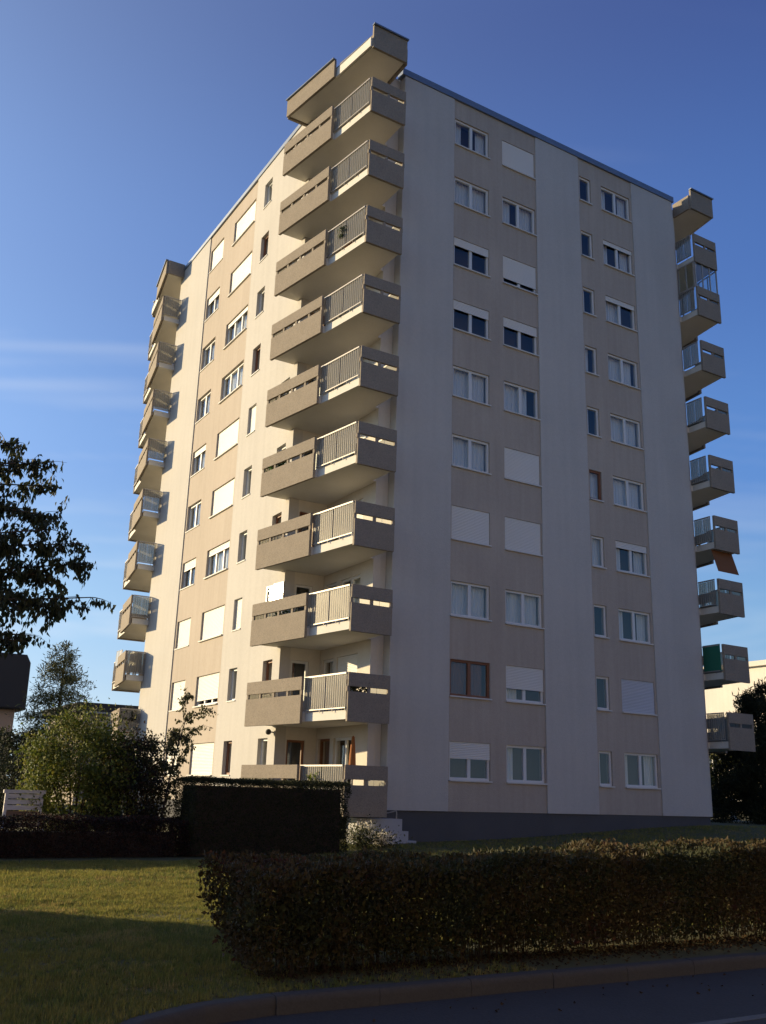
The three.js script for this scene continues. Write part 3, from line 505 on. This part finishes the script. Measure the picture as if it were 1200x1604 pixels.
{
  // the near tree whose crown hangs into the picture on the left; its trunk stands just outside
  const o = V(-14.1, .05, 13.1), tips = [];
  const W = (x, y, z) => [x - o.x, y - o.y, z - o.z];
  for (const [x, y, z, f] of [[-11.05, 4.75, 13.0, .55], [-10.98, 4.25, 13.05, .5], [-11.25, 4.1, 12.7, .5], [-11.6, 5.85, 12.8, .72], [-11.8, 6.1, 13.1, .76], [-11.45, 5.45, 12.6, .68], [-11.3, 4.9, 13.5, .6], [-11.7, 3.65, 12.9, .45], [-11.9, 3.5, 13.3, .42], [-12.25, 6.35, 12.9, .8], [-11.75, 5.0, 13.6, .62], [-11.55, 4.5, 12.9, .55], [-11.9, 5.6, 12.2, .7], [-12.0, 4.3, 12.6, .5], [-12.0, 5.1, 12.4, .6], [-12.1, 4.0, 13.6, .48], [-12.3, 5.9, 13.4, .75]]) tips.push([W(x, y, z), f]);
  for (let k = 0; k < 20; k++) { const a = rr(.9, 5.4), r = rr(1.2, 2.3), y = rr(3.4, 5.9); tips.push([[Math.cos(a) * r, y, Math.sin(a) * r], Math.min(.95, .3 + (y - 3) / 7)]); }
  branchTree('garden_tree', 'near broadleaf tree with drooping dark leaves hanging in at left edge', o.toArray(), [V(0, -.1, 0), V(.06, 1.6, .05), V(.0, 3.4, 0), V(.15, 5.0, .05), V(.1, 6.3, 0)], tips, { r: .15, twigs: 16, reach: .42, n: 14, geo: leafGeo(.105, .05, .15), pal: [[.045, .06, .028], [.06, .07, .03], [.035, .045, .024]] });
}
branchTree('sapling', 'slim young tree with sunlit pale leaves against the tower wall', [-5.6, .06, 1.15], [V(0, -.05, 0), V(.1, 1.2, 0), V(.25, 2.4, .05), V(.5, 3.6, .1)], [[[1.05, 3.75, .1], .6], [[.95, 3.3, .2], .55], [[.5, 4.15, .05], .9], [[.15, 3.2, 0], .6], [[.55, 2.7, .1], .5], [[-.35, 2.9, 0], .5], [[.7, 3.0, -.1], .6], [[-.1, 2.3, .1], .4], [[.35, 1.7, 0], .35], [[-.5, 2.4, .1], .4]], { r: .035, twigs: 17, reach: .3, n: 13, geo: leafGeo(.08, .05), pal: [[.09, .10, .04], [.12, .12, .05], [.065, .07, .03]] });
function conifer(name, label, pos, H, R, dens, pal, droop, y0 = .8, group) {
  const t = thing(name, label, 'tree', pos, group), l = [], list = []; mesh('trunk', tube([V(0, -.2, 0), V(.05, H * .5, .04), V(0, H, 0)], H * .022, .02, 8, 8), M.bark, t);
  const W = Math.round(H * 1.5); for (let w = 0; w < W; w++) { const y = y0 + (H - y0 - .3) * w / W, f = (H - y) / (H - y0), n = 5 + Math.floor(rnd() * 3); for (let b = 0; b < n; b++) {
    const a = b / n * 6.283 + rr(-.5, .5), len = R * Math.pow(f, .75) * rr(.65, 1.15) + .15, o = V(0, y + rr(-.45, .45), 0), e = V(Math.cos(a) * len, o.y + len * droop * rr(-1.2, 3) + rr(-.25, .25), Math.sin(a) * len), m = o.clone().lerp(e, .55).add(V(0, len * .1, 0)), c = new THREE.CatmullRomCurve3([o, m, e]); l.push(tube([o, m, e], .035 * f + .01, .008, 4, 4));
    const k = Math.round(len * dens); for (let q = 0; q < k; q++) { const u = Math.pow(rnd(), .6), p = c.getPointAt(.12 + .88 * u), s = .1 + .07 * len; list.push([p.x + gauss() * s, p.y + gauss() * s * .9, p.z + gauss() * s, 1]); } } }
  mesh('branch', merge(l), M.bark, t); leaves(t, list, leafGeo(.26, .05, .1), M.leafDull, pal, 'needles'); return t;
}
conifer('pine_tree', 'tall pine with layered branches between the left house and tower', [-1.0, .05, -31.8], 9.9, 2.9, 120, [[.10, .11, .05], [.13, .135, .06], [.08, .085, .04]], .08, 1.5);
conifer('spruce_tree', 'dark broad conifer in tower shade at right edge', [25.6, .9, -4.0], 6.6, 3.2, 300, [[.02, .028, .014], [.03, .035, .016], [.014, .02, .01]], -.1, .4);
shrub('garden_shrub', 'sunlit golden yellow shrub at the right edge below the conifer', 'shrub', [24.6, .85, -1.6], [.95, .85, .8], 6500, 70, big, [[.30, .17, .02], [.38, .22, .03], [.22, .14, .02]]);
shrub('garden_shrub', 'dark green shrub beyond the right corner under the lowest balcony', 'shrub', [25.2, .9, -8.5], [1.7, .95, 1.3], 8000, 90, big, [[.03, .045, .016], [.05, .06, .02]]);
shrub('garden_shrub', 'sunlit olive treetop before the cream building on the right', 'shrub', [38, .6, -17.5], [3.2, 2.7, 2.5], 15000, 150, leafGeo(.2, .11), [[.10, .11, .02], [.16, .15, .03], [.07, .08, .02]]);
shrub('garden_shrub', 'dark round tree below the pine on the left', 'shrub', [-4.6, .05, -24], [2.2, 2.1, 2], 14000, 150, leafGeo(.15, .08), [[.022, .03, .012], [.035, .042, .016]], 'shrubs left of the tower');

// ---------------------------------------------------------------- garden bench, bollard
{
  const t = thing('garden_bench', 'white wooden garden bench with slatted back behind the low hedge', 'bench', [-9.05, -.04, 1.0]);
  for (const x of [-.42, .42]) { mesh('leg', bb(x - .035, x + .035, 0, 1.48, -.04, .04), M.whiteWood, t); mesh('leg', bb(x - .035, x + .035, 0, .6, .44, .51), M.whiteWood, t); mesh('armrest', bb(x - .04, x + .04, .62, .66, .042, .52), M.whiteWood, t); }
  mesh('top_rail', bb(-.5, .5, 1.482, 1.56, -.05, .05), M.whiteWood, t);
  for (let i = 0; i < 6; i++) mesh('slat', bb(-.383, .383, .68 + i * .135, .79 + i * .135, -.02, .02), i < 3 ? M.brownWood : M.whiteWood, t);
  for (let i = 0; i < 4; i++) mesh('seat_board', bb(-.383, .383, .42, .45, .05 + i * .115, .15 + i * .115), M.whiteWood, t);
}
{
  const t = thing('bollard', 'white bollard beyond the right corner of the tower', 'bollard', [28.4, .95, -8.1]);
  mesh('post', new THREE.LatheGeometry([[0, 1.02], [.09, 1.0], [.13, .93], [.13, .08], [.17, .05], [.17, 0]].map(([a, b]) => new THREE.Vector2(a, b)), 16), matte(.8, .79, .76), t); mesh('base', bb(-.22, .22, -.2, -.002, -.22, .22), M.concrete, t);
}

// ---------------------------------------------------------------- buildings around
function facadeWindows(t, axis, at, list, mat = M.pvc) {        // windows on a plain wall of a neighbouring building
  for (const [u, y, w, h] of list) { const g = new THREE.Group(); g.name = 'window'; t.add(g); if (axis === 'z') g.position.set(u, y, at); else { g.position.set(at, y, u); g.rotation.y = -Math.PI / 2; }
    const f = windowFrame(w, h, w > 1.1 ? 2 : 1); mesh('frame', f.frame, mat, g); f.panes.forEach((p) => { mesh('pane', p, M.farPane, g); }); mesh('sill', bb(-w / 2 - .05, w / 2 + .05, -.07, -.003, -.05, .14), M.sill, g); }
}
{
  const t = thing('left_house', 'house with dark mansard roof and pink beige wall at left edge', 'house', [-9.2, 0, -46]);
  mesh('wall', bb(-8, 7.75, -.3, 6.5, -4, 3.8), M.pinkWall, t);
  const s = new THREE.Shape([[-8.5, 6.5], [8.2, 6.5], [8.15, 9.5], [7.9, 9.95], [-8.2, 9.95], [-8.45, 9.5]].map(([a, b]) => new THREE.Vector2(a, b))), g = new THREE.ExtrudeGeometry(s, { depth: 8.8, bevelEnabled: true, bevelSize: .12, bevelThickness: .2, bevelSegments: 2 }); g.translate(0, .004, -4.5); const r = mesh('roof', g, M.darkRoof, t);
  mesh('chimney', bb(-3, -2.2, 10.0, 11, -1, -.2), M.pinkWall, r);
  facadeWindows(t, 'z', 3.79, [[5.6, 3.9, 1.3, 1.5], [5.6, 1.0, 1.3, 1.5], [2.8, 3.9, 1.3, 1.5], [2.8, 1.0, 1.3, 1.5]]);
  const d = mesh('door', bb(.0, 1, 0, 2.1, 3.802, 3.85), M.brownWood, t); mesh('handle', bb(.85, .9, 1, 1.12, 3.852, 3.9), M.rail, d);
}
{
  const t = thing('flat_roof_house', 'low house with a dark flat roof edge left of the tower', 'house', [8.5, 0, -50]);
  mesh('wall', bb(-4.6, 9, -.3, 6.75, -6, 4.6), matte(.34, .29, .25), t);
  const r = mesh('roof', bb(-5.1, 9.6, 6.76, 7.45, -6.6, 5.1), M.darkRoof, t); mesh('gutter', bb(-5.12, 9.62, 6.7, 6.82, 5.102, 5.2), M.zinc, r);
  facadeWindows(t, 'z', 4.59, [[-3, 4.0, 1.6, 1.5], [0, 4.0, 1.6, 1.5], [-3, 1.0, 1.6, 1.5], [0, 1.0, 1.6, 1.5]]);
}
{
  const t = thing('cream_building', 'sunlit cream apartment building far behind at the right edge', 'building', [66, 0, -32]);
  mesh('wall', bb(-9, 10, -.3, 13.3, -18, 9), M.creamWall, t);
  mesh('roof', bb(-9.4, 10.4, 13.31, 13.75, -18.4, 9.4), M.creamWall, t);
  const lw = [], rw = []; for (let k = 0; k < 2; k++) { for (let i = 0; i < 7; i++) lw.push([-15.5 + i * 3.6, 1.4 + k * 3.1, 1.4, 1.5]); for (let i = 0; i < 5; i++) rw.push([-7 + i * 3.7, 1.4 + k * 3.1, 1.5, 1.5]); }
  facadeWindows(t, 'x', -9.02, lw); facadeWindows(t, 'z', 9.02, rw);
}
{
  // neighbouring house outside the left of the picture: its shadow lies across the lawn
  const t = thing('shading_house', 'plain neighbouring house outside the left of the picture shading the lawn', 'house', [-24, 0, 8.2]);
  mesh('wall', bb(-5, 5, -.3, 7.3, -4.9, 4.9), M.pinkWall, t); const r = mesh('roof', bb(-5.3, 5.3, 7.302, 7.75, -5.2, 5.2), M.darkRoof, t); mesh('chimney', bb(-2, -1.3, 7.752, 8.6, 0, .7), M.pinkWall, r);
  facadeWindows(t, 'z', 4.91, [[-2.5, 4.2, 1.4, 1.4], [2.5, 4.2, 1.4, 1.4], [-2.5, 1.2, 1.4, 1.4], [2.5, 1.2, 1.4, 1.4]]);
}
// row of houses across the road behind the viewer: sunlit fronts that light the shaded side of the tower and show in its windows
for (const [x, w, h, wall, word] of [[-40, 13.5, 10, [.54, .45, .35], 'pale yellow'], [-26, 13.2, 9.5, [.58, .52, .43], 'cream'], [-11.5, 14.4, 11, [.55, .43, .32], 'ochre'], [3.5, 14, 10, [.60, .55, .48], 'off white'], [18.5, 14.2, 10.5, [.54, .42, .33], 'salmon']]) {
  const t = thing('opposite_house', `${word} house across the road behind the viewer`, 'house', [x, -.1, 41], 'houses across the road');
  mesh('wall', bb(-w / 2, w / 2, 0, h, -5, 5), S({ color: lin(...wall), map: renderMap, roughness: .95 }), t);
  const sh = new THREE.Shape([[-5.5, h], [5.5, h], [0, h + 3.4]].map(([a, b]) => new THREE.Vector2(a, b))), g = new THREE.ExtrudeGeometry(sh, { depth: w + .8, bevelEnabled: false }); g.translate(0, .004, -w / 2 - .4); g.rotateY(Math.PI / 2); mesh('roof', g, matte(.16, .07, .045), t);
  for (const y of [1.1, 4.3]) for (let i = 0; i < 4; i++) { const q = new THREE.Group(); q.name = 'window'; q.position.set(-w / 2 + w * (i + .5) / 4, y, -4.99); q.rotation.y = Math.PI; t.add(q); const f = windowFrame(1.3, 1.5, 2); mesh('frame', f.frame, M.pvc, q); f.panes.forEach((p) => mesh('pane', p, M.farPane, q)); }
}
renderer.render(scene, camera);
